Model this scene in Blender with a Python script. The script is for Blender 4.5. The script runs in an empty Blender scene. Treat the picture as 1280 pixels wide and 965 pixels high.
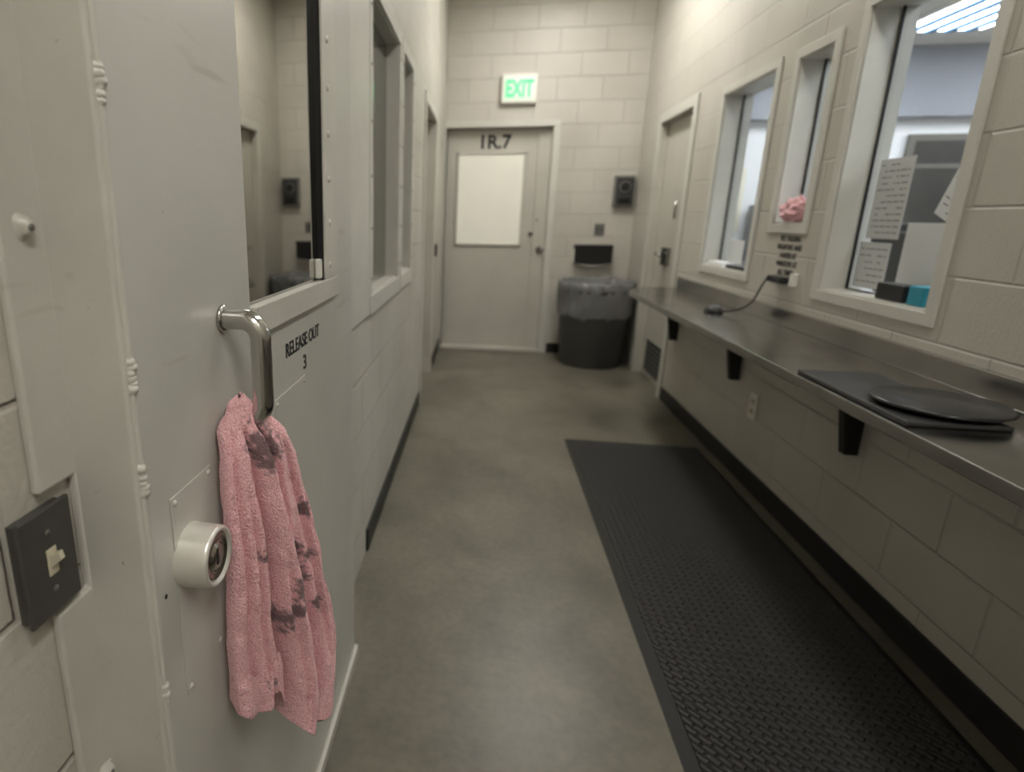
import bpy, bmesh, math, random
from mathutils import Vector, Matrix, noise
random.seed(4)
S=bpy.context.scene
COL=S.collection

# ------------------------------------------------------------------ materials
def mat_new(name):
    m=bpy.data.materials.new(name); m.use_nodes=True
    nt=m.node_tree; b=nt.nodes['Principled BSDF']
    return m,nt,b
def simple(name,col,rough=.5,metal=0,emit=None,es=0,bump=0,bscale=200,var=0,vscale=4,specks=False):
    m,nt,b=mat_new(name); N=nt.nodes; L=nt.links
    b.inputs['Base Color'].default_value=(*col,1); b.inputs['Roughness'].default_value=rough; b.inputs['Metallic'].default_value=metal
    if emit: 
        b.inputs['Emission Color'].default_value=(*emit,1); b.inputs['Emission Strength'].default_value=es
    geo=N.new('ShaderNodeNewGeometry')
    if bump:
        n=N.new('ShaderNodeTexNoise'); n.inputs['Scale'].default_value=bscale; n.inputs['Detail'].default_value=3
        L.new(geo.outputs['Position'],n.inputs['Vector'])
        bp=N.new('ShaderNodeBump'); bp.inputs['Strength'].default_value=1; bp.inputs['Distance'].default_value=bump
        L.new(n.outputs['Fac'],bp.inputs['Height']); L.new(bp.outputs['Normal'],b.inputs['Normal'])
    if var:
        n=N.new('ShaderNodeTexNoise'); n.inputs['Scale'].default_value=vscale; n.inputs['Detail'].default_value=5
        L.new(geo.outputs['Position'],n.inputs['Vector'])
        r=N.new('ShaderNodeValToRGB'); r.color_ramp.elements[0].position=.3; r.color_ramp.elements[1].position=.7
        r.color_ramp.elements[0].color=(*[c*(1-var) for c in col],1); r.color_ramp.elements[1].color=(*[min(1,c*(1+var*.5)) for c in col],1)
        L.new(n.outputs['Fac'],r.inputs['Fac']); out=r.outputs['Color']
        if specks:
            for (sc,sx,lo,hi,dk) in ((95,(1,1,1),.745,.78,.6),(14,(1,.25,2.2),.68,.76,.86)):
                mp=N.new('ShaderNodeMapping'); mp.inputs['Scale'].default_value=sx; mp.inputs['Rotation'].default_value=(.6 if sc<50 else 0,0,0); L.new(geo.outputs['Position'],mp.inputs[0])
                n3=N.new('ShaderNodeTexNoise'); n3.inputs['Scale'].default_value=sc; n3.inputs['Detail'].default_value=3; L.new(mp.outputs[0],n3.inputs['Vector'])
                r3=N.new('ShaderNodeValToRGB'); r3.color_ramp.elements[0].position=lo; r3.color_ramp.elements[0].color=(1,1,1,1); r3.color_ramp.elements[1].position=hi; r3.color_ramp.elements[1].color=(dk,dk*.98,dk*.94,1)
                L.new(n3.outputs['Fac'],r3.inputs['Fac'])
                mx=N.new('ShaderNodeMixRGB'); mx.blend_type='MULTIPLY'; mx.inputs[0].default_value=1; L.new(out,mx.inputs[1]); L.new(r3.outputs[0],mx.inputs[2]); out=mx.outputs[0]
        L.new(out,b.inputs['Base Color'])
    return m
def blockwall(name,axis,col,rough=.45,fine=.0006):
    m,nt,b=mat_new(name); N=nt.nodes; L=nt.links
    geo=N.new('ShaderNodeNewGeometry'); sp=N.new('ShaderNodeSeparateXYZ'); L.new(geo.outputs['Position'],sp.inputs[0])
    cb=N.new('ShaderNodeCombineXYZ'); L.new(sp.outputs['Y' if axis=='x' else 'X'],cb.inputs[0])
    ad=N.new('ShaderNodeMath'); ad.operation='ADD'; ad.inputs[1].default_value=.045; L.new(sp.outputs['Z'],ad.inputs[0]); L.new(ad.outputs[0],cb.inputs[1])
    br=N.new('ShaderNodeTexBrick'); L.new(cb.outputs[0],br.inputs['Vector'])
    br.inputs['Scale'].default_value=1; br.inputs['Mortar Size'].default_value=.0055; br.inputs['Mortar Smooth'].default_value=.7
    br.inputs['Brick Width'].default_value=.4; br.inputs['Row Height'].default_value=.2
    c2=tuple(c*.97 for c in col)
    br.inputs['Color1'].default_value=(*col,1); br.inputs['Color2'].default_value=(*c2,1); br.inputs['Mortar'].default_value=(*[c*.92 for c in col],1)
    n=N.new('ShaderNodeTexNoise'); n.inputs['Scale'].default_value=1.8; n.inputs['Detail'].default_value=6; L.new(geo.outputs['Position'],n.inputs['Vector'])
    r=N.new('ShaderNodeValToRGB'); r.color_ramp.elements[0].color=(.88,.875,.86,1); r.color_ramp.elements[1].color=(1,1,1,1)
    r.color_ramp.elements[0].position=.3; r.color_ramp.elements[1].position=.6
    L.new(n.outputs['Fac'],r.inputs['Fac'])
    mx=N.new('ShaderNodeMixRGB'); mx.blend_type='MULTIPLY'; mx.inputs[0].default_value=1; L.new(br.outputs['Color'],mx.inputs[1]); L.new(r.outputs['Color'],mx.inputs[2])
    L.new(mx.outputs[0],b.inputs['Base Color']); b.inputs['Roughness'].default_value=rough
    inv=N.new('ShaderNodeMath'); inv.operation='SUBTRACT'; inv.inputs[0].default_value=1; L.new(br.outputs['Fac'],inv.inputs[1])
    b1=N.new('ShaderNodeBump'); b1.inputs['Distance'].default_value=.0045; b1.inputs['Strength'].default_value=.85; L.new(inv.outputs[0],b1.inputs['Height'])
    n2=N.new('ShaderNodeTexNoise'); n2.inputs['Scale'].default_value=110; n2.inputs['Detail'].default_value=4; L.new(geo.outputs['Position'],n2.inputs['Vector'])
    b2=N.new('ShaderNodeBump'); b2.inputs['Distance'].default_value=fine*3; b2.inputs['Strength'].default_value=.8; L.new(n2.outputs['Fac'],b2.inputs['Height']); L.new(b1.outputs['Normal'],b2.inputs['Normal'])
    L.new(b2.outputs['Normal'],b.inputs['Normal'])
    return m

WALLC=(.58,.555,.50)
M_wx=blockwall('painted_block_x','x',WALLC)
M_wy=blockwall('painted_block_y','y',WALLC)
M_door=simple('door_paint',(.57,.565,.525),.33,bump=.0004,bscale=45,var=.08,vscale=3,specks=True)
M_frame=simple('frame_paint',(.61,.60,.55),.35,bump=.0005,bscale=60,var=.08,vscale=8,specks=True)
M_frameclean=simple('frame_paint_clean',(.61,.60,.55),.35,var=.05,vscale=8)
M_doorfar=simple('far_door_paint',(.54,.52,.465),.4,var=.05)
M_leafwin=simple('papered_window_glow',(.78,.76,.68),.5,emit=(1,.96,.84),es=.13,var=.04,vscale=2)  # faint emission stands in for light coming through the papered pane
M_base=simple('black_vinyl',(.018,.017,.016),.45)
M_black=simple('black_plastic',(.015,.015,.016),.4)
M_blackm=simple('black_metal',(.012,.012,.012),.5)
M_dkgrey=simple('dark_grey',(.045,.045,.046),.45)
M_disc=simple('dark_disc',(.03,.03,.032),.25)
M_grey=simple('grey_metal',(.20,.195,.18),.4,metal=.3)
M_steel=simple('brushed_steel',(.38,.37,.355),.2,metal=1,bump=.0001,bscale=300,var=.15,vscale=6)
M_chrome=simple('chrome',(.60,.59,.57),.16,metal=1)
M_core=simple('brass_core',(.5,.47,.42),.25,metal=1)
M_collar=simple('worn_metal_collar',(.78,.76,.71),.28,metal=.4,bump=.0004,bscale=60)
M_mirror=simple('mirrored_security_glass',(.50,.49,.46),.015,metal=1)
M_white=simple('white_plastic',(.78,.77,.72),.4)
M_paper=simple('paper',(.80,.80,.80),.7)
M_papery=simple('paper_warm',(.78,.74,.6),.7)
M_ink=simple('ink',(.05,.05,.07),.7)
M_text=simple('stencil_black',(.02,.02,.02),.6)
M_ceil=simple('ceiling_tile',(.75,.73,.68),.8)
M_trash=simple('trash_plastic',(.085,.083,.080),.5,bump=.0005,bscale=30)
M_offwall=simple('office_wall',(.78,.78,.78),.7)
M_offgrey=simple('office_soffit',(.30,.31,.34),.7)
M_blue=simple('blue',(.05,.22,.45),.4)
M_teal=simple('teal_box',(.03,.28,.38),.4)
M_plate=simple('switch_plate_grey',(.095,.09,.085),.35,metal=.2)
M_ivory=simple('ivory',(.62,.58,.45),.35)
M_green=simple('exit_green',(.08,.7,.25),.4,emit=(.06,1,.22),es=.8)
M_exitface=simple('exit_face',(.70,.85,.70),.4,emit=(.7,1,.75),es=.2)
M_lamp=simple('lamp_diffuser',(.9,.9,.9),.5,emit=(1,.975,.92),es=35)
M_lampm=simple('lamp_diffuser_dim',(.9,.9,.9),.5,emit=(1,.975,.92),es=13)
M_lampn=simple('lamp_diffuser_near',(.9,.9,.9),.5,emit=(1,.975,.92),es=33)
M_lamp2=simple('office_lamp',(.9,.9,.9),.5,emit=(.88,.94,1),es=14)

def glass():
    m=bpy.data.materials.new('window_glass'); m.use_nodes=True; nt=m.node_tree; N=nt.nodes; L=nt.links
    N.clear(); o=N.new('ShaderNodeOutputMaterial'); t=N.new('ShaderNodeBsdfTransparent'); t.inputs[0].default_value=(.95,.96,.96,1)
    g=N.new('ShaderNodeBsdfGlossy'); g.inputs['Roughness'].default_value=.01
    f=N.new('ShaderNodeLayerWeight'); f.inputs[0].default_value=.5
    pw=N.new('ShaderNodeMath'); pw.operation='POWER'; pw.inputs[1].default_value=4; L.new(f.outputs['Facing'],pw.inputs[0])
    ma=N.new('ShaderNodeMath'); ma.operation='MULTIPLY_ADD'; ma.inputs[1].default_value=.8; ma.inputs[2].default_value=.04; L.new(pw.outputs[0],ma.inputs[0])
    mx=N.new('ShaderNodeMixShader'); L.new(ma.outputs[0],mx.inputs[0]); L.new(t.outputs[0],mx.inputs[1]); L.new(g.outputs[0],mx.inputs[2]); L.new(mx.outputs[0],o.inputs[0])
    return m
M_glass=glass()
def tinted():
    m,nt,b=mat_new('tinted_glass')
    b.inputs['Base Color'].default_value=(.22,.215,.195,1); b.inputs['Roughness'].default_value=.08; b.inputs['Metallic'].default_value=.55
    return m
M_tint=tinted()
def bagmat():
    m,nt,b=mat_new('bag_plastic'); b.inputs['Base Color'].default_value=(.24,.24,.24,1); b.inputs['Roughness'].default_value=.2; b.inputs['Alpha'].default_value=.8
    return m
M_bag=bagmat()
def floormat():
    m,nt,b=mat_new('polished_concrete'); N=nt.nodes; L=nt.links
    geo=N.new('ShaderNodeNewGeometry')
    n=N.new('ShaderNodeTexNoise'); n.inputs['Scale'].default_value=1.9; n.inputs['Detail'].default_value=9; n.inputs['Roughness'].default_value=.6; n.inputs['Distortion'].default_value=.3
    L.new(geo.outputs['Position'],n.inputs['Vector'])
    r=N.new('ShaderNodeValToRGB'); e=r.color_ramp.elements
    e[0].position=.30; e[0].color=(.135,.124,.096,1); e[1].position=.70; e[1].color=(.245,.228,.182,1)
    L.new(n.outputs['Fac'],r.inputs['Fac'])
    n2=N.new('ShaderNodeTexNoise'); n2.inputs['Scale'].default_value=40; n2.inputs['Detail'].default_value=5; L.new(geo.outputs['Position'],n2.inputs['Vector'])
    r2=N.new('ShaderNodeValToRGB'); r2.color_ramp.elements[0].position=.3; r2.color_ramp.elements[0].color=(.86,.86,.86,1); r2.color_ramp.elements[1].color=(1,1,1,1); r2.color_ramp.elements[1].position=.6
    L.new(n2.outputs['Fac'],r2.inputs['Fac'])
    mx=N.new('ShaderNodeMixRGB'); mx.blend_type='MULTIPLY'; mx.inputs[0].default_value=1; L.new(r.outputs[0],mx.inputs[1]); L.new(r2.outputs[0],mx.inputs[2])
    mp=N.new('ShaderNodeMapping'); mp.inputs['Scale'].default_value=(3.0,1.8,1); mp.inputs['Rotation'].default_value=(0,0,.5); L.new(geo.outputs['Position'],mp.inputs[0])
    n3=N.new('ShaderNodeTexNoise'); n3.inputs['Scale'].default_value=1.3; n3.inputs['Detail'].default_value=4; n3.inputs['Distortion'].default_value=.3; L.new(mp.outputs[0],n3.inputs['Vector'])
    r3=N.new('ShaderNodeValToRGB'); r3.color_ramp.elements[0].position=.50; r3.color_ramp.elements[0].color=(1,1,1,1); r3.color_ramp.elements[1].position=.85; r3.color_ramp.elements[1].color=(.65,.645,.64,1)
    L.new(n3.outputs['Fac'],r3.inputs['Fac'])
    mx2=N.new('ShaderNodeMixRGB'); mx2.blend_type='MULTIPLY'; mx2.inputs[0].default_value=1; L.new(mx.outputs[0],mx2.inputs[1]); L.new(r3.outputs[0],mx2.inputs[2]); L.new(mx2.outputs[0],b.inputs['Base Color'])
    rr=N.new('ShaderNodeMapRange'); rr.inputs['To Min'].default_value=.28; rr.inputs['To Max'].default_value=.46; L.new(n.outputs['Fac'],rr.inputs['Value']); L.new(rr.outputs[0],b.inputs['Roughness'])
    b.inputs['Specular IOR Level'].default_value=.45
    bp=N.new('ShaderNodeBump'); bp.inputs['Distance'].default_value=.0006; L.new(n2.outputs['Fac'],bp.inputs['Height']); L.new(bp.outputs['Normal'],b.inputs['Normal'])
    return m
M_floor=floormat()
def rubber():
    m,nt,b=mat_new('rubber_mat'); N=nt.nodes; L=nt.links
    b.inputs['Roughness'].default_value=.45
    geo=N.new('ShaderNodeNewGeometry'); mp=N.new('ShaderNodeMapping'); mp.inputs['Rotation'].default_value=(0,0,math.radians(45)); L.new(geo.outputs['Position'],mp.inputs[0])
    br=N.new('ShaderNodeTexBrick'); L.new(mp.outputs[0],br.inputs['Vector']); br.inputs['Scale'].default_value=1
    br.inputs['Brick Width'].default_value=.040; br.inputs['Row Height'].default_value=.020; br.inputs['Mortar Size'].default_value=.0055; br.inputs['Mortar Smooth'].default_value=1
    br.inputs['Color1'].default_value=(.052,.049,.049,1); br.inputs['Color2'].default_value=(.044,.042,.042,1); br.inputs['Mortar'].default_value=(.022,.021,.021,1)
    L.new(br.outputs['Color'],b.inputs['Base Color'])
    inv=N.new('ShaderNodeMath'); inv.operation='SUBTRACT'; inv.inputs[0].default_value=1; L.new(br.outputs['Fac'],inv.inputs[1])
    bp=N.new('ShaderNodeBump'); bp.inputs['Distance'].default_value=.006; L.new(inv.outputs[0],bp.inputs['Height']); L.new(bp.outputs['Normal'],b.inputs['Normal'])
    return m
M_mat=rubber()
def towelmat():
    m,nt,b=mat_new('pink_terry'); N=nt.nodes; L=nt.links
    geo=N.new('ShaderNodeNewGeometry')
    n=N.new('ShaderNodeTexNoise'); n.inputs['Scale'].default_value=350; n.inputs['Detail'].default_value=3; L.new(geo.outputs['Position'],n.inputs['Vector'])
    r=N.new('ShaderNodeValToRGB'); e=r.color_ramp.elements; e[0].position=.28; e[0].color=(.74,.34,.385,1); e[1].position=.66; e[1].color=(.97,.64,.67,1)
    L.new(n.outputs['Fac'],r.inputs['Fac'])
    at=N.new('ShaderNodeAttribute'); at.attribute_name='stain'
    k=N.new('ShaderNodeMath'); k.operation='MULTIPLY'; k.inputs[1].default_value=.80; L.new(at.outputs['Fac'],k.inputs[0])
    mx=N.new('ShaderNodeMixRGB'); L.new(k.outputs[0],mx.inputs[0]); L.new(r.outputs[0],mx.inputs[1]); mx.inputs[2].default_value=(.075,.06,.06,1)
    L.new(mx.outputs[0],b.inputs['Base Color']); b.inputs['Roughness'].default_value=.95
    b.inputs['Sheen Weight'].default_value=.2
    bp=N.new('ShaderNodeBump'); bp.inputs['Distance'].default_value=.0032; L.new(n.outputs['Fac'],bp.inputs['Height']); L.new(bp.outputs['Normal'],b.inputs['Normal'])
    return m
M_towel=towelmat()

# ------------------------------------------------------------------ helpers
def empty(name,loc=(0,0,0)):
    o=bpy.data.objects.new(name,None); o.location=loc; COL.objects.link(o); return o
def setpar(o,p):
    if p is not None:
        o.parent=p; o.matrix_parent_inverse=Matrix.Translation(p.location).inverted()
def mesh_obj(name,verts,faces,mat,parent=None,smooth=False):
    me=bpy.data.meshes.new(name); me.from_pydata([tuple(v) for v in verts],[],faces); me.update()
    o=bpy.data.objects.new(name,me); COL.objects.link(o)
    if mat: me.materials.append(mat)
    if smooth:
        for p in me.polygons: p.use_smooth=True
    setpar(o,parent); return o
def box(name,x0,x1,y0,y1,z0,z1,mat,parent=None,bevel=0,seg=2):
    v=[(x0,y0,z0),(x1,y0,z0),(x1,y1,z0),(x0,y1,z0),(x0,y0,z1),(x1,y0,z1),(x1,y1,z1),(x0,y1,z1)]
    f=[(0,3,2,1),(4,5,6,7),(0,1,5,4),(1,2,6,5),(2,3,7,6),(3,0,4,7)]
    o=mesh_obj(name,v,f,mat,parent)
    if bevel:
        b=o.modifiers.new('bev','BEVEL'); b.width=bevel; b.segments=seg
    return o
def wall(name,axis,a0,a1,u0,u1,z0,z1,holes,mat):
    us=sorted({u0,u1,*[h[0] for h in holes],*[h[1] for h in holes]}); zs=sorted({z0,z1,*[h[2] for h in holes],*[h[3] for h in holes]})
    def solid(i,j):
        if i<0 or j<0 or i>=len(us)-1 or j>=len(zs)-1: return False
        uc=(us[i]+us[i+1])/2; zc=(zs[j]+zs[j+1])/2
        return not any(h[0]<uc<h[1] and h[2]<zc<h[3] for h in holes)
    V=[];F=[]
    def P(a,u,z): return (a,u,z) if axis=='x' else (u,a,z)
    def quad(ps):
        b=len(V); V.extend(ps); F.append((b,b+1,b+2,b+3))
    for i in range(len(us)-1):
        for j in range(len(zs)-1):
            if not solid(i,j): continue
            A,B,C,D=us[i],us[i+1],zs[j],zs[j+1]
            quad([P(a0,A,C),P(a0,B,C),P(a0,B,D),P(a0,A,D)]); quad([P(a1,A,C),P(a1,B,C),P(a1,B,D),P(a1,A,D)])
            if not solid(i-1,j): quad([P(a0,A,C),P(a1,A,C),P(a1,A,D),P(a0,A,D)])
            if not solid(i+1,j): quad([P(a0,B,C),P(a1,B,C),P(a1,B,D),P(a0,B,D)])
            if not solid(i,j-1): quad([P(a0,A,C),P(a1,A,C),P(a1,B,C),P(a0,B,C)])
            if not solid(i,j+1): quad([P(a0,A,D),P(a1,A,D),P(a1,B,D),P(a0,B,D)])
    o=mesh_obj(name,V,F,mat)
    bm=bmesh.new(); bm.from_mesh(o.data); bmesh.ops.remove_doubles(bm,verts=bm.verts,dist=1e-5); bmesh.ops.recalc_face_normals(bm,faces=bm.faces); bm.to_mesh(o.data); bm.free()
    return o
def cyl(name,p0,p1,r,mat,parent=None,r1=None,seg=32,bevel=0):
    p0=Vector(p0);p1=Vector(p1); d=p1-p0; r1=r if r1 is None else r1
    q=d.to_track_quat('Z','Y'); V=[];F=[]
    for k,(rr,z) in enumerate([(r,0),(r1,d.length)]):
        for i in range(seg):
            a=2*math.pi*i/seg; V.append(p0+q@Vector((rr*math.cos(a),rr*math.sin(a),z)))
    for i in range(seg): F.append((i,(i+1)%seg,seg+(i+1)%seg,seg+i))
    F.append(tuple(reversed(range(seg)))); F.append(tuple(range(seg,2*seg)))
    o=mesh_obj(name,V,F,mat,parent)
    for p in o.data.polygons: p.use_smooth = len(p.vertices)==4
    if bevel:
        b=o.modifiers.new('bev','BEVEL'); b.width=bevel; b.segments=3; b.limit_method='ANGLE'
    return o
def lathe(name,prof,center,mat,parent=None,seg=64,fn=None,axis='z'):
    V=[];F=[];n=len(prof)
    for i in range(seg):
        a=2*math.pi*i/seg
        for k,(r,z) in enumerate(prof):
            if fn: r,z=fn(a,k,r,z)
            if axis=='z': V.append((center[0]+r*math.cos(a),center[1]+r*math.sin(a),center[2]+z))
            else: V.append((center[0]+z,center[1]+r*math.cos(a),center[2]+r*math.sin(a)))
    for i in range(seg):
        j=(i+1)%seg
        for k in range(n-1): F.append((i*n+k,j*n+k,j*n+k+1,i*n+k+1))
    return mesh_obj(name,V,F,mat,parent,True)
def tube(name,pts,r,mat,parent=None,res=12):
    cu=bpy.data.curves.new(name,'CURVE'); cu.dimensions='3D'; cu.bevel_depth=r; cu.bevel_resolution=6; cu.use_fill_caps=True
    sp=cu.splines.new('POLY'); sp.points.add(len(pts)-1)
    for i,p in enumerate(pts): sp.points[i].co=(*p,1)
    sp.use_smooth=True
    o=bpy.data.objects.new(name,cu); COL.objects.link(o); cu.materials.append(mat)
    me=bpy.data.meshes.new_from_object(o.evaluated_get(bpy.context.evaluated_depsgraph_get())); bpy.data.objects.remove(o)
    o=bpy.data.objects.new(name,me); COL.objects.link(o)
    for p in me.polygons: p.use_smooth=True
    setpar(o,parent); return o
def text(name,s,loc,rot,size,mat,parent=None,sx=1,bold=.01,align='LEFT'):
    cu=bpy.data.curves.new(name,'FONT'); cu.body=s; cu.size=size; cu.offset=bold*size; cu.extrude=.0006; cu.align_x=align
    o=bpy.data.objects.new(name,cu); COL.objects.link(o)
    me=bpy.data.meshes.new_from_object(o.evaluated_get(bpy.context.evaluated_depsgraph_get())); bpy.data.objects.remove(o)
    me.materials.clear(); me.materials.append(mat)
    R=Matrix.Translation(loc)@rot.to_4x4()@Matrix.Diagonal((sx,1,1,1)); me.transform(R)
    o=bpy.data.objects.new(name,me); COL.objects.link(o); setpar(o,parent); return o
from mathutils import Euler
R_L=Euler((math.pi/2,0,math.pi/2)).to_matrix()
R_B=Euler((math.pi/2,0,0)).to_matrix()
R_R=Euler((math.pi/2,0,-math.pi/2)).to_matrix()

XL=-.41; XR=1.38; YB=5.96; CH=3.3
# ------------------------------------------------------------------ shell
box('floor',-.6,5.6,-2.1,6.7,-.1,0,M_floor)
box('ceiling',-.6,1.53,-2.1,6.1,CH,CH+.1,M_ceil)
wall('wall_left','x',-.56,XL,-2,6.1,0,CH,[(2.15,2.82,1.04,2.06),(2.95,3.32,1.04,2.06),(4.10,4.95,0,2.05)],M_wx)
wall('wall_right','x',XR,1.53,-2,6.1,0,CH,[(4.58,5.34,0,2.06),(3.40,4.04,1.04,2.03),(2.90,3.18,1.30,2.02),(2.07,2.69,1.04,2.08)],M_wx)
wall('wall_back','y',YB,6.1,XL,XR,0,CH,[(-.39,.60,0,2.14)],M_wy)
box('wall_front',-.56,1.53,-2.1,-2.0,0,CH,M_wy)
box('office_ceiling',1.53,5.6,-2.1,6.7,2.8,2.9,M_ceil)
box('wall_office_far',1.53,5.6,6.5,6.6,0,2.8,M_offwall)
box('wall_office_side',5.5,5.6,-2,6.5,0,2.8,M_offwall)
box('wall_office_near',1.53,5.6,-2.1,-2.0,0,2.8,M_offwall)
box('trim_soffit',1.53,5.5,6.38,6.5,2.22,2.8,M_offgrey)
box('baseboard_left',XL,XL+.01,2.07,4.04,0,.10,M_base,bevel=.003)
box('baseboard_left.001',XL,XL+.01,5.01,YB,0,.10,M_base,bevel=.003)
box('baseboard_right',XR-.01,XR,-2,4.50,0,.10,M_base,bevel=.003)
box('baseboard_back',.68,XR,YB-.01,YB,0,.10,M_base,bevel=.003)

# ------------------------------------------------------------------ near sliding door
D=empty('door_1',(-.333,1.0,0))
XD=-.333
gy0,gy1,gz0,gz1=.81,1.21,1.19,1.98
wl=wall('leaf','x',XD-.05,XD,.503,1.50,.012,2.12,[(gy0,gy1,gz0,gz1)],M_door); setpar(wl,D)
b=wl.modifiers.new('b','BEVEL'); b.width=.003; b.segments=2; b.limit_method='ANGLE'
box('glass',XD-.03,XD-.008,gy0-.01,gy1+.01,gz0-.01,gz1+.01,M_mirror,D)
fw=.105
box('glazing_bar_bottom',XD,XD+.008,gy0-.0,gy1+fw,gz0-.045,gz0,M_frame,D,.002)
box('glazing_bar_side',XD,XD+.008,gy1,gy1+fw,gz0,gz1,M_frame,D,.002)
box('glazing_bar_top',XD,XD+.008,gy0,gy1+fw,gz1,gz1+.045,M_frame,D,.002)
box('gasket_side',XD-.008,XD+.004,gy1-.003,gy1,gz0,gz1,M_black,D)
for k in range(9):
    z=1.22+k*.088
    lathe('rivet',[(0,.0035),(.005,.003),(.0075,0)],(XD+.008,gy1+.035,z),M_frameclean,D,12,axis='x')
box('glass_latch',XD-.008,XD+.004,gy1-.03,gy1-.012,gz0+.005,gz0+.045,M_white,D,.003)
box('guide_rail',XD,XD+.012,.503,1.50,0,.035,M_frame,D,.003)
text('stencil_release','RELEASE OUT',(XD+.0005,.955,1.078),R_L,.036,M_text,D,sx=.98,bold=.012)
text('stencil_number','3',(XD+.0005,1.055,1.032),R_L,.040,M_text,D,sx=1.15,bold=.012)
box('lock_plate',XD,XD+.0015,.545,.645,.745,1.012,M_door,D,.0008)
box('access_plate',XD,XD+.0015,.89,1.065,.80,1.02,M_door,D,.0008)
for (y,z) in [(.553,1.004),(.637,1.004),(.553,.753),(.637,.753),(.90,1.01),(1.055,1.01)]:
    lathe('screw',[(0,.002),(.003,.0016),(.0042,0)],(XD+.0015,y,z),M_frameclean,D,12,axis='x')
lathe('lock_collar',[(.0385,0),(.037,.036),(.035,.040),(.031,.040),(.030,.033),(0,.033)],(XD,.577,.925),M_collar,D,48,axis='x')
lathe('lock_core',[(.030,.03),(.030,.036),(.026,.0375),(.024,.0355),(.016,.0355),(.0155,.0375),(.0,.0375)],(XD,.577,.925),M_core,D,40,axis='x')
box('keyway',XD+.037,XD+.038,.5745,.5795,.915,.935,M_black,D)
lathe('small_hole',[(0,.0008),(.003,0)],(XD+.0005,.520,.905),M_black,D,12,axis='x')
F_=empty('trim_1',(-.37,.47,0))
fl=wall('jamb_flange','x',XL,XL+.010,.438,.52,.0,2.3,[(.438,.487,.932,1.064)],M_frame); setpar(fl,F_)
b=fl.modifiers.new('b','BEVEL'); b.width=.003; b.segments=2; b.limit_method='ANGLE'
box('jamb_box',XL+.002,XD-.001,.490,.5025,0,2.3,M_frame,F_,.003)
for (y,z) in [(.466,1.31),(.470,.70),(.466,1.75)]:
    lathe('bolt',[(0,.009),(.005,.0085),(.008,.005),(.0085,.002),(.011,.001),(.012,0)],(XL+.010,y,z),M_frameclean,F_,20,axis='x',fn=lambda a,k,r,zz:(r*(1+.12*math.sin(3*a+1)),zz))
    lathe('bolt_slot',[(0,.0105),(.003,.0102),(.004,.008)],(XL+.010,y,z),M_grey,F_,6,axis='x')
for z in (1.43,1.62,1.168,1.056,.787,.6,.42):
    for q in range(6):
        zz=z+(q-2.5)*.0055
        rr=random.uniform(.85,1.35)
        lathe('weld',[(0,.0045*rr),(.003*rr,.0038*rr),(.0055*rr,0)],(XD-.001,.502+random.uniform(-.0015,.0015),zz),M_frameclean,F_,10,axis='x')
tube('weld_seam',[(XD-.001,.500+.0006*math.sin(z*5),z*.025) for z in range(0,86)],.003,M_frameclean,F_)
box('door_header',XL,XD+.0,.438,1.6,2.135,2.3,M_frame,F_,.004)
box('wall_spacer',XL,XD-.052,.515,1.495,.0,2.13,M_frame,F_)
# handle
H=empty('door_pull_handle',(-.31,.711,1.12))
pts=[(XD,.711,1.19)]
rb=.026; xo=-.281; zt=1.19; zb=1.052
for k in range(0,11):
    a=math.pi/2*k/10; pts.append((xo-rb+rb*math.sin(a),.711,zt-rb+rb*math.cos(a)))
for k in range(1,8): pts.append((xo,.711,zt-rb-(zt-zb-2*rb)*k/8))
for k in range(0,11):
    a=math.pi/2*k/10; pts.append((xo-rb+rb*math.cos(a),.711,zb+rb-rb*math.sin(a)))
pts.append((XD,.711,zb))
tube('grip',pts,.0138,M_chrome,H)
for z in (zt,zb): lathe('mount_ring',[(.013,0),(.0185,0.0005),(.018,.004),(.0138,.005)],(XD,.711,z),M_chrome,H,32,axis='x')

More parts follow.
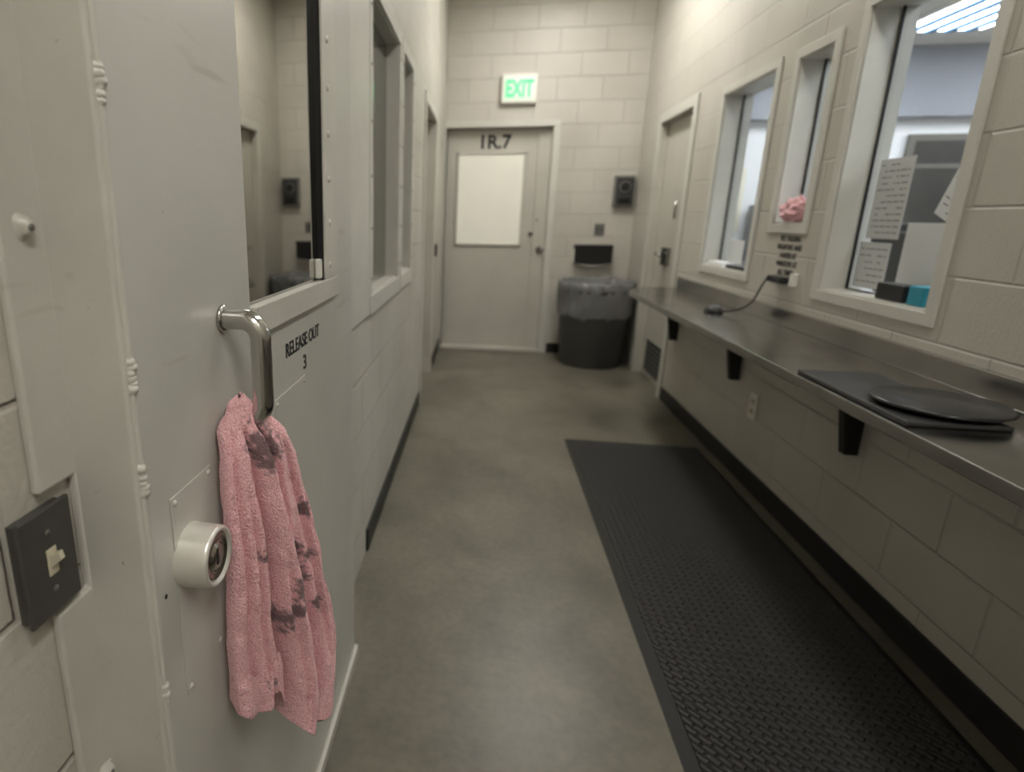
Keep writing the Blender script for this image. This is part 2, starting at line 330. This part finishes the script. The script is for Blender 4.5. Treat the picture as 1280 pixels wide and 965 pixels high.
# ------------------------------------------------------------------ towel
def interp(t,tab):
    if t<=tab[0][0]: return tab[0][1]
    for (a,x),(b_,y) in zip(tab,tab[1:]):
        if t<=b_:
            q=(t-a)/(b_-a); q=q*q*(3-2*q)*.5+q*.5; return x+(y-x)*q
    return tab[-1][1]
def towel():
    NJ=330; NI=330; V=[];F=[];ST=[]
    sLt=[(0,-.010),(.01,-.030),(.045,-.053),(.1,-.062),(.2,-.066),(.35,-.076),(.6,-.075)]
    sRt=[(0,.0),(.015,.018),(.03,.028),(.06,.046),(.1,.062),(.2,.080),(.3,.100),(.4,.126),(.48,.133),(.6,.118)]
    zbt=[(0,.640),(.1,.622),(.22,.618),(.30,.645),(.35,.600),(.42,.565),(.55,.535),(.7,.520),(.85,.518),(.94,.53),(1,.575)]
    cn=[(0,-.026),(.03,-.022),(.08,-.006),(.2,.002),(.6,.006)]
    th=[(0,.004),(.012,.012),(.05,.019),(.12,.024),(.3,.027),(.6,.028)]
    spots=[(.52,1.022,.024),(.47,1.0,.012),(.66,.845,.015),(.62,.795,.021),(.42,.755,.018),(.52,.765,.012),(.88,.905,.013),(.80,.83,.009),(.80,.745,.013),(.25,.665,.009),(.3,.87,.008)]
    ztop=1.092
    for j in range(NJ+1):
        v=j/NJ
        for i in range(NI):
            a=2*math.pi*i/NI
            w=(1-math.cos(a))/2
            front=math.sin(a)>=0
            zb_=interp(w,zbt)+(0 if front else .012+.01*math.sin(9*w))
            d=v*(ztop-zb_)
            sl=interp(d,sLt); sr=interp(d,sRt)
            s=sl+(sr-sl)*w
            t=interp(d,th); sg=1 if front else -.8
            n=interp(d,cn)+sg*t*abs(math.sin(a))**.55
            fo=min(1,d/.06)
            ww=w+.02*math.sin(8*d+1)+.010*math.sin(21*d)
            if front:
                val=0
                for (c,wd,am,ds,de) in [(.36,.028,.024,.03,.6),(.60,.035,.020,.0,.25),(.68,.045,.015,.2,.6),(.83,.03,.012,.06,.5),(.13,.025,.010,.03,.5),(.50,.025,.010,.22,.6),(.24,.02,.009,.12,.6),(.93,.02,.008,.15,.6)]:
                    env=max(0,min(1,(d-ds)/.05))*max(0,min(1,(de-d)/.08))
                    val-=am*env*math.exp(-((ww-c)/wd)**2)
                val+=.003*math.sin(ww*22+4*d)+.007*math.exp(-((ww-.22)/.10)**2)+.008*math.exp(-((ww-.52)/.08)**2)
                stp=1/(1+math.exp(-(ww-.39-.04*math.sin(6*d))/.010))
                val+=.010*(stp-.5)
                n+=fo*val*(.8+.6*min(1,d/.3))*math.sin(a)**.4
            else:
                n+=fo*.006*math.sin(w*25)
            z=ztop-d-.010*(abs(w-.45)*2)**2*math.exp(-d/.02)
            X=-.285+.45*s+.89*n; Y=.70+.89*s-.45*n
            p=Vector((X,Y,z))
            q=Vector((s*20,n*10,z*7))
            nz=noise.noise(q+Vector((4,2,1)))*.008*fo+noise.noise(p*38)*.003*fo+noise.noise(p*90)*.0012+noise.noise(p*420)*.0009
            st=0
            if front:
                for (w0,z0,rad) in spots:
                    s0=sl+(sr-sl)*w0
                    dist=math.hypot(s-s0,(z-z0)*.9)/rad+noise.noise(p*70)*.7+noise.noise(p*200)*.5
                    st=max(st,max(0,min(1,(1.15-dist)/.55)))
            ST.append(st)
            X+=.8*nz*sg; Y-=.5*nz*sg
            z+=noise.noise(p*150)*.0012
            X=max(X,-.3315)
            V.append((X,Y,z))
    for j in range(NJ):
        for i in range(NI):
            k=(i+1)%NI; F.append((j*NI+i,j*NI+k,(j+1)*NI+k,(j+1)*NI+i))
    F.append(tuple(range(NI)))
    base=NJ*NI
    c=Vector((0,0,0))
    for i in range(NI): c+=Vector(V[base+i])
    c/=NI
    r0=len(V)
    for i in range(NI):
        p=Vector(V[base+i]); q=p+(Vector((c.x,c.y,p.z))-p)*.12; V.append((q.x,q.y,p.z+.004)); ST.append(0)
    r1=len(V)
    for i in range(NI):
        p=Vector(V[r0+i]); V.append((p.x,p.y,p.z+.06)); ST.append(0)
    for i in range(NI):
        k=(i+1)%NI
        F.append((base+i,base+k,r0+k,r0+i)); F.append((r0+i,r0+k,r1+k,r1+i))
    o=mesh_obj('pink_towel',V,F,M_towel,None,True)
    at=o.data.attributes.new('stain','FLOAT','POINT'); at.data.foreach_set('value',ST)
    return o
towel()

# ------------------------------------------------------------------ light switch
SW=empty('light_switch',(XL,.435,1.0))
box('plate',XL+.010,XL+.0155,.4005,.4685,.943,1.053,M_plate,SW,.002)
box('backer',XL,XL+.010,.404,.465,.947,1.049,M_plate,SW)
box('toggle_surround',XL+.0155,XL+.017,.428,.441,.984,1.012,M_ivory,SW,.0008)
mesh_obj('toggle',[(XL+.0165,.4305,.992),(XL+.0165,.4385,.992),(XL+.0165,.4385,1.006),(XL+.0165,.4305,1.006),(XL+.028,.4315,1.002),(XL+.028,.4375,1.002),(XL+.026,.4375,1.010),(XL+.026,.4315,1.010)],[(0,1,2,3),(4,7,6,5),(0,4,5,1),(1,5,6,2),(2,6,7,3),(3,7,4,0)],M_ivory,SW)
for z in (.968,1.028): lathe('screw',[(0,.0012),(.0028,.0008),(.0035,0)],(XL+.0155,.4345,z),M_grey,SW,12,axis='x')

# ------------------------------------------------------------------ left wall windows
def lwin(name,y0,y1,z0,z1):
    W=empty(name,(XL,(y0+y1)/2,z0)); e=.05
    x0,x1=XL,XL+.012
    M=M_frameclean
    box('flange_bottom',x0,x1+.004,y0-e,y1+e,z0-.07,z0,M,W,.002); box('flange_top',x0,x1,y0-e,y1+e,z1,z1+e,M,W,.002)
    box('flange_a',x0,x1,y0-e,y0,z0,z1,M,W,.002); box('flange_b',x0,x1,y1,y1+e,z0,z1,M,W,.002)
    box('liner_a',XL-.08,x0,y0,y0+.006,z0,z1,M,W); box('liner_b',XL-.08,x0,y1-.006,y1,z0,z1,M,W)
    box('liner_c',XL-.08,x0,y0,y1,z0,z0+.006,M,W); box('liner_d',XL-.08,x0,y0,y1,z1-.006,z1,M,W)
    box('pane',XL-.06,XL-.05,y0+.006,y1-.006,z0+.006,z1-.006,M_tint,W)
    n=6
    for k in range(n):
        z=z0+.06+k*(z1-z0-.12)/(n-1)
        for y in (y0-e/2,y1+e/2): lathe('screw',[(0,.003),(.004,.0025),(.006,0)],(x1,y,z),M_grey,W,10,axis='x')
    return W
lwin('window_1',2.15,2.82,1.04,2.06); lwin('window_2',2.95,3.32,1.04,2.06)
box('trim_2',XL,XL+.010,1.62,2.098,.97,2.11,M_frameclean,None,.002)
LD=empty('door_2',(XL,4.5,0))
box('leaf',XL-.13,XL-.085,4.10,4.95,.01,2.05,M_doorfar,LD)
for (a,b_) in ((4.04,4.10),(4.95,5.01)): box('jamb',XL,XL+.012,a,b_,0,2.05,M_frameclean,LD,.002)
box('head',XL,XL+.012,4.04,5.01,2.05,2.11,M_frameclean,LD,.002)
box('latch_box',XL+.0,XL+.03,5.02,5.07,1.0,1.10,M_black,LD,.003)

# ------------------------------------------------------------------ back wall door
BD=empty('door_3',(.1,YB,0))
box('jamb_a',-.408,-.39,YB-.012,YB+.10,0,2.14,M_frameclean,BD)
box('jamb_b',.60,.66,YB-.014,YB,0,2.14,M_frameclean,BD,.003)
box('jamb_c',.594,.60,YB,YB+.12,0,2.14,M_frameclean,BD)
box('head',-.408,.66,YB-.014,YB,2.14,2.20,M_frameclean,BD,.003)
box('leaf',-.388,.50,YB+.085,YB+.125,.03,2.135,M_doorfar,BD,.003)
box('lock_stile',.475,.594,YB+.065,YB+.125,.03,2.135,M_doorfar,BD,.004)
box('threshold',-.388,.594,YB-.02,YB+.125,0,.03,M_doorfar,BD,.004)
for nm,a0,a1,c0,c1 in (('stop_top',-.285,.372,1.91,1.93),('stop_bottom',-.285,.372,1.05,1.07),('stop_a',-.285,-.264,1.05,1.93),('stop_b',.351,.372,1.05,1.93)):
    box(nm,a0,a1,YB+.068,YB+.086,c0,c1,M_doorfar,BD,.003)
box('window_paper',-.264,.351,YB+.080,YB+.086,1.07,1.91,M_leafwin,BD)
text('door_number','1R.7',(-.09,YB+.084,1.965),R_B,.17,M_text,BD,bold=.03)
cyl('lever_rose',(.545,YB+.065,1.02),(.545,YB+.045,1.02),.028,M_steel,BD)
cyl('lever',(.545,YB+.04,1.02),(.60,YB+.035,1.015),.011,M_steel,BD)
cyl('deadbolt',(.455,YB+.085,1.17),(.455,YB+.07,1.17),.02,M_steel,BD)
cyl('keyhole',(.505,YB+.065,1.3),(.505,YB+.058,1.3),.009,M_black,BD)

EX=empty('exit_sign',(.26,YB,2.46))
box('housing',.10,.42,YB-.055,YB,2.335,2.585,M_white,EX,.008)
box('face',.125,.395,YB-.058,YB-.054,2.36,2.56,M_exitface,EX)
text('letters','EXIT',(.26,YB-.0595,2.392),R_B,.195,M_green,EX,sx=.62,bold=.03,align='CENTER')

IC=empty('wall_intercom',(1.264,YB,1.56))
box('housing',1.175,1.355,YB-.05,YB,1.42,1.70,M_grey,IC,.006)
box('front_panel',1.19,1.34,YB-.056,YB-.05,1.44,1.68,M_dkgrey,IC,.003)
cyl('speaker_ring',(1.265,YB-.056,1.60),(1.265,YB-.064,1.60),.052,M_grey,IC)
cyl('speaker',(1.265,YB-.064,1.60),(1.265,YB-.070,1.60),.040,M_black,IC)
box('handset',1.215,1.315,YB-.085,YB-.056,1.47,1.52,M_black,IC,.01)
WS=empty('wall_switch',(1.085,YB,1.215))
box('plate',1.04,1.13,YB-.008,YB,1.16,1.27,M_grey,WS,.002)
for x in (1.065,1.105): box('toggle',x-.006,x+.006,YB-.02,YB-.008,1.20,1.23,M_dkgrey,WS,.002)
DP=empty('seat_cover_dispenser',(1.04,YB,.98))
N_=14
Vv=[];Ff=[]
for k in range(N_+1):
    x=.865+.35*k/N_; q=(2*k/N_-1)**2
    zl=.875+.04*q
    Vv+= [(x,YB-.07,zl),(x,YB-.07,1.035),(x,YB,zl),(x,YB,1.035)]
for k in range(N_):
    a=4*k;b2=a+4
    Ff+=[(a,b2,b2+1,a+1),(a+2,a+3,b2+3,b2+2),(a,a+2,b2+2,b2),(a+1,b2+1,b2+3,a+3)]
Ff+=[(0,1,3,2),(4*N_,4*N_+2,4*N_+3,4*N_+1)]
mesh_obj('tray',Vv,Ff,M_white,DP)
V2=[];F2=[]
for k in range(N_+1):
    x=.868+.344*k/N_; q=(2*k/N_-1)**2
    V2+=[(x,YB-.0725,.888+.022*q),(x,YB-.0725,1.045)]
for k in range(N_): F2.append((2*k,2*k+2,2*k+3,2*k+1))
o=mesh_obj('black_mouth',V2,F2,M_black,DP); sm=o.modifiers.new('s','SOLIDIFY'); sm.thickness=.004
box('lid',.865,1.215,YB-.076,YB,1.035,1.075,M_black,DP,.004)

# ------------------------------------------------------------------ trash can
cx,cy=1.04,5.60
TC=empty('trash_can',(cx,cy,0))
lathe('bin_body',[(0,.012),(.245,.012),(.265,0),(.272,.01),(.318,.66),(.322,.68),(.332,.68),(.332,.715),(.322,.72),(.312,.71),(.255,.03),(0,.03)],(cx,cy,0),M_trash,TC,64)
def bagfn(a,k,r,z):
    f=noise.noise(Vector((math.cos(a)*4,math.sin(a)*4,k*.8)))
    g=noise.noise(Vector((math.cos(a)*14,math.sin(a)*14,k*.5+7)))
    return r+ min(.003,.016*f+.016*g), z+(.05*f+.03*g)*(1 if k<=2 else .45)
lathe('bag_liner',[(.328,.47),(.331,.52),(.334,.60),(.336,.66),(.336,.72),(.333,.76),(.325,.77),(.312,.755),(.300,.69),(.285,.55),(.27,.30),(.2,.2),(0,.19)],(cx,cy,0),M_bag,TC,160,bagfn)

# ------------------------------------------------------------------ right wall
def rwin(name,y0,y1,z0,z1):
    W=empty(name,(XR,(y0+y1)/2,z0)); e=.042
    x0,x1=XR-.010,XR; M=M_frameclean
    box('flange_bottom',x0,x1,y0-e,y1+e,z0-e,z0,M,W,.002); box('flange_top',x0,x1,y0-e,y1+e,z1,z1+e,M,W,.002)
    box('flange_a',x0,x1,y0-e,y0,z0,z1,M,W,.002); box('flange_b',x0,x1,y1,y1+e,z0,z1,M,W,.002)
    t=.006
    box('liner_a',x1,1.53,y0,y0+t,z0,z1,M,W); box('liner_b',x1,1.53,y1-t,y1,z0,z1,M,W)
    box('liner_c',x1,1.53,y0,y1,z0,z0+t,M,W); box('liner_d',x1,1.53,y0,y1,z1-t,z1,M,W)
    mesh_obj('pane',[(1.483,y0+t,z0+t),(1.483,y1-t,z0+t),(1.483,y1-t,z1-t),(1.483,y0+t,z1-t)],[(0,3,2,1)],M_glass,W)
    g=.008
    box('gasket_a',1.472,1.480,y0+t,y0+t+g,z0+t,z1-t,M_black,W); box('gasket_b',1.472,1.480,y1-t-g,y1-t,z0+t,z1-t,M_black,W)
    box('gasket_c',1.472,1.480,y0+t,y1-t,z0+t,z0+t+g*.6,M_black,W)
    return W
rwin('window_3',3.40,4.04,1.04,2.03); rwin('window_4',2.90,3.18,1.30,2.02); rwin('window_5',2.07,2.69,1.04,2.08)
RD=empty('door_4',(XR,5.0,0))
box('jamb_a',XR-.014,XR,4.50,4.58,0,2.06,M_frameclean,RD,.003); box('jamb_b',XR-.014,XR,5.34,5.42,0,2.06,M_frameclean,RD,.003)
box('head',XR-.014,XR,4.50,5.42,2.06,2.13,M_frameclean,RD,.003)
box('leaf',XR+.055,XR+.10,4.58,5.34,.01,2.055,M_doorfar,RD,.003)
box('lock_box',XR+.03,XR+.055,4.90,5.06,.96,1.10,M_steel,RD,.004)
cyl('lever_stem',(XR+.04,5.02,1.05),(XR-.02,5.02,1.05),.012,M_steel,RD)
cyl('lever',(XR-.02,5.03,1.05),(XR-.02,4.90,1.04),.011,M_steel,RD)
cyl('pull',(XR+.03,4.84,1.32),(XR+.03,4.84,1.45),.008,M_steel,RD)
box('vent_plate',XR+.048,XR+.055,4.66,5.22,.06,.32,M_dkgrey,RD,.002)
for k in range(6): box('vent_slat',XR+.042,XR+.05,4.68,5.20,.085+k*.038,.095+k*.038,M_grey,RD)

SH=empty('steel_counter_shelf',(1.2,2,.85))
zs=.85; Y0,Y1=-1.2,4.42
V=[(.985,Y0),(XR,Y0),(XR,Y1),(1.12,Y1),(.985,4.15)]
n=len(V); vv=[(x,y,zs) for x,y in V]+[(x,y,zs-.035) for x,y in V]
ff=[tuple(range(n)),tuple(reversed(range(n,2*n)))]+[(i,i+n,(i+1)%n+n,(i+1)%n) for i in range(n)]
o=mesh_obj('top',vv,ff,M_steel,SH); b=o.modifiers.new('b','BEVEL'); b.width=.004; b.segments=3
box('backsplash',XR-.018,XR,Y0,Y1,zs,.925,M_steel,SH,.003)
for y in (4.33,3.28,2.25,1.22,.19,-.8):
    P=[(1.379,.815),(1.12,.815),(1.12,.795),(1.26,.745),(1.305,.66),(1.335,.49),(1.379,.49)]
    m_=len(P); pv=[(a,y-.018,c) for a,c in P]+[(a,y+.018,c) for a,c in P]
    pf=[tuple(range(m_)),tuple(reversed(range(m_,2*m_)))]+[(i,i+m_,(i+1)%m_+m_,(i+1)%m_) for i in range(m_)]
    mesh_obj('bracket',pv,pf,M_blackm,SH)
OU=empty('wall_outlet',(XR,3.06,.41))
box('plate',XR-.006,XR,3.02,3.10,.345,.475,M_white,OU,.002)
for z in (.385,.435):
    box('socket',XR-.009,XR-.006,3.04,3.08,z-.016,z+.016,M_ivory,OU,.003)
    for y in (3.052,3.068): box('slot',XR-.0095,XR-.0088,y-.002,y+.002,z-.006,z+.008,M_black,OU)

PD=box('counter_pad',1.00,1.22,1.48,1.98,zs+.0005,zs+.012,M_dkgrey,None,.004)
TT=empty('round_turntable',(1.145,1.62,zs))
lathe('disc',[(0,.032),(.132,.032),(.138,.029),(.138,.025),(.132,.021),(.05,.021),(.045,.013),(0,.013)],(1.15,1.61,zs),M_disc,TT,64)
MS=empty('computer_mouse',(1.2,3.26,zs))
lathe('shell',[(0,.037),(.015,.035),(.028,.027),(.036,.013),(.037,.001),(0,.001)],(1.2,3.26,zs),M_dkgrey,MS,32,fn=lambda a,k,r,z:(r*(1+.45*abs(math.sin(a))),z))
cp=[]
for k in range(25):
    t=k/24; cp.append((1.21+.14*t+.02*math.sin(5*t),3.20-.17*t-.05*math.sin(3*t),zs+.015+ .20*t**1.6))
tube('cable',cp,.004,M_black,MS)
CI=empty('call_intercom',(XR-.02,2.99,1.04))
box('body',XR-.045,XR-.001,2.92,3.06,1.035,1.065,M_black,CI,.008)
box('label',XR-.02,XR-.001,2.86,2.90,1.03,1.085,M_white,CI,.002)
NT=empty('stencil_notice',(XR,2.99,1.17))
for k,s in enumerate(['NO TALKING','WEAPONS AND','HANDS AT','WINDOW AT','ALL TIMES']):
    text('line',s,(XR-.0008,2.99,1.222-k*.038),R_R,.036,M_text,NT,sx=.85,bold=.01,align='CENTER')
def rag():
    V=[];F=[];n=80;m=40
    for j in range(m+1):
        ph=math.pi*j/m
        for i in range(n):
            a=2*math.pi*i/n
            p=Vector((math.sin(ph)*math.cos(a),math.sin(ph)*math.sin(a),math.cos(ph)))
            r=1+.35*noise.noise(p*2.3+Vector((3,1,2)))+.25*abs(noise.noise(p*5))
            z=1.308+max(0,.050+p.z*r*.055)
            V.append((1.402+p.x*r*.046,3.03+p.y*r*.098,z))
    for j in range(m):
        for i in range(n):
            k=(i+1)%n; F.append((j*n+i,j*n+k,(j+1)*n+k,(j+1)*n+i))
    return mesh_obj('pink_rag',V,F,M_towel,None,True)
rag()
def sheet(name,y0,y1,z0,z1,mat,x=1.4885,rot=0,lines=0):
    cy_,cz_=(y0+y1)/2,(z0+z1)/2
    E=empty(name,(x,cy_,cz_))
    box('sheet',x,x+.0008,y0,y1,z0,z1,mat,E)
    for k in range(lines):
        z=z1-(k+1)*(z1-z0)/(lines+1); 
        y=y0+.015
        while y<y1-.03:
            l=random.uniform(.01,.035); 
            if random.random()<.8: box('writing',x-.0006,x,y,min(y+l,y1-.012),z-.0015,z+.0015,M_ink,E)
            y+=l+.008
    E.rotation_euler=(rot,0,0)
    return E
sheet('paper_notice',2.46,2.65,1.25,1.54,M_paper,lines=12)
sheet('paper_notice',2.49,2.675,1.06,1.235,M_paper,x=1.4905,lines=6)
sheet('paper_notice',2.235,2.43,1.08,1.31,M_paper,x=1.4925)
sheet('paper_notice',2.12,2.29,1.30,1.49,M_paper,x=1.4945,rot=math.radians(24),lines=8)
sheet('paper_notice',2.11,2.25,1.36,1.53,M_paper,x=1.497,rot=math.radians(35))
sheet('paper_notice',3.48,3.62,1.30,1.52,M_papery,lines=6)
sheet('paper_notice',3.75,3.95,1.06,1.20,M_paper,x=1.4905)
box('dark_box',1.40,1.455,2.225,2.37,1.047,1.105,M_black,None,.004)
box('tissue_box',1.40,1.455,2.135,2.205,1.047,1.11,M_teal,None,.003)
box('document_tray',1.39,1.46,3.47,3.70,1.047,1.066,M_dkgrey,None,.003)
box('paper_stack',1.39,1.46,3.76,3.98,1.047,1.07,M_paper,None,.001)
# office content
DK=empty('office_desk',(2.2,3.2,.75))
box('top',1.56,2.5,1.2,5.6,.72,.75,M_offgrey,DK,.003)
for y in (1.3,3.4,5.5): box('leg',1.6,2.45,y-.03,y+.03,0,.72,M_dkgrey,DK)
MO=empty('computer_monitor',(2.1,3.1,.75))
box('screen',2.05,2.10,2.95,3.5,.90,1.26,M_black,MO,.006); box('stand',2.08,2.13,3.18,3.26,.76,.95,M_black,MO); box('foot',2.0,2.2,3.1,3.34,.75,.765,M_black,MO,.003)
MO2=empty('computer_monitor',(2.3,3.9,.75))
box('screen',2.2,2.7,3.9,3.94,.95,1.30,M_black,MO2,.006); box('stand',2.41,2.49,3.92,3.97,.76,.98,M_black,MO2); box('foot',2.33,2.49,3.84,4.02,.75,.765,M_black,MO2,.003)
WB=empty('office_window_board',(4.15,6.5,1.6))
M_bw=simple('board_frame',(.16,.15,.13),.4)
box('frame',3.82,4.52,6.46,6.499,1.18,2.08,M_bw,WB,.004); box('panel',3.88,4.46,6.452,6.462,1.24,2.02,simple('board_brown',(.045,.042,.038),.5,var=.3),WB)
box('cross_bar',3.88,4.46,6.444,6.452,1.78,1.82,M_bw,WB)
box('pinned_note',4.22,4.36,6.446,6.452,1.36,1.5,M_papery,WB)
CB=empty('filing_cabinet',(2.9,6.2,0))
box('body',2.55,3.1,5.9,6.45,0,1.45,M_offgrey,CB,.005)
for k in range(4): box('drawer',2.58,3.07,5.885,5.9,.05+k*.35,.36+k*.35,M_offwall,CB,.004); box('pull',2.76,2.9,5.87,5.885,.2+k*.35,.22+k*.35,M_dkgrey,CB)
box('wall_poster',2.2,2.5,6.49,6.5,1.2,1.8,M_papery)
box('wall_poster.001',3.25,3.6,6.49,6.5,1.3,1.85,M_paper)
def lamp(name,x0,x1,y0,y1,z,mat,strips=False):
    E=empty(name,((x0+x1)/2,(y0+y1)/2,z))
    box('housing',x0-.03,x1+.03,y0-.03,y1+.03,z-.02,z,M_white,E); box('diffuser',x0,x1,y0,y1,z-.026,z-.02,mat,E)
    if strips:
        k=x0+.05
        while k<x1-.03:
            box('louver',k,k+.06,y0,y1,z-.04,z-.027,M_blue,E); k+=.14
lamp('ceiling_light',.45,.75,4.0,5.2,CH,M_lamp)
lamp('ceiling_light',.70,1.0,1.3,2.5,CH,M_lampm)
lamp('ceiling_light',.70,1.0,-1.4,-.2,CH,M_lampn)
for (x,y,s) in [(3.2,4.9,True),(2.2,4.9,False),(3.2,2.4,False),(4.4,4.9,False),(4.4,2.4,False),(2.2,1.6,False),(3.2,0,False)]:
    lamp('office_ceiling_light',x,x+.6,y,y+.95,2.8,M_lamp2,s)

MT=empty('anti_fatigue_mat',(.93,1.8,0))
def frustum(name,x0,x1,y0,y1,z,h,ins,mat,par):
    v=[(x0,y0,z),(x1,y0,z),(x1,y1,z),(x0,y1,z),(x0+ins,y0+ins,z+h),(x1-ins,y0+ins,z+h),(x1-ins,y1-ins,z+h),(x0+ins,y1-ins,z+h)]
    return mesh_obj(name,v,[(0,3,2,1),(4,5,6,7),(0,1,5,4),(1,2,6,5),(2,3,7,6),(3,0,4,7)],mat,par)
frustum('border',.553,1.315,.15,3.51,0,.013,.03,M_base,MT)
frustum('tread',.590,1.278,.19,3.47,.0125,.004,.002,M_mat,MT)

# ------------------------------------------------------------------ world + camera
w=bpy.data.worlds.new('w'); S.world=w; w.use_nodes=True; w.node_tree.nodes['Background'].inputs[0].default_value=(.5,.5,.5,1); w.node_tree.nodes['Background'].inputs[1].default_value=.1
cam=bpy.data.cameras.new('cam'); co=bpy.data.objects.new('camera',cam); COL.objects.link(co)
M=Matrix(((.9853,-.0483,.1635,0),(.1704,.2516,-.9527,0),(.0049,.9666,.2561,1.32),(0,0,0,1)))
co.matrix_world=M
cam.sensor_width=36; cam.lens=727/1280*36; cam.shift_x=165/1280; cam.shift_y=-18.5/1280; cam.clip_start=.02
cam.dof.use_dof=True; cam.dof.focus_distance=.82; cam.dof.aperture_fstop=3.2
S.camera=co
S.view_settings.view_transform='Standard'
S.view_settings.look='None'
S.view_settings.gamma=.92
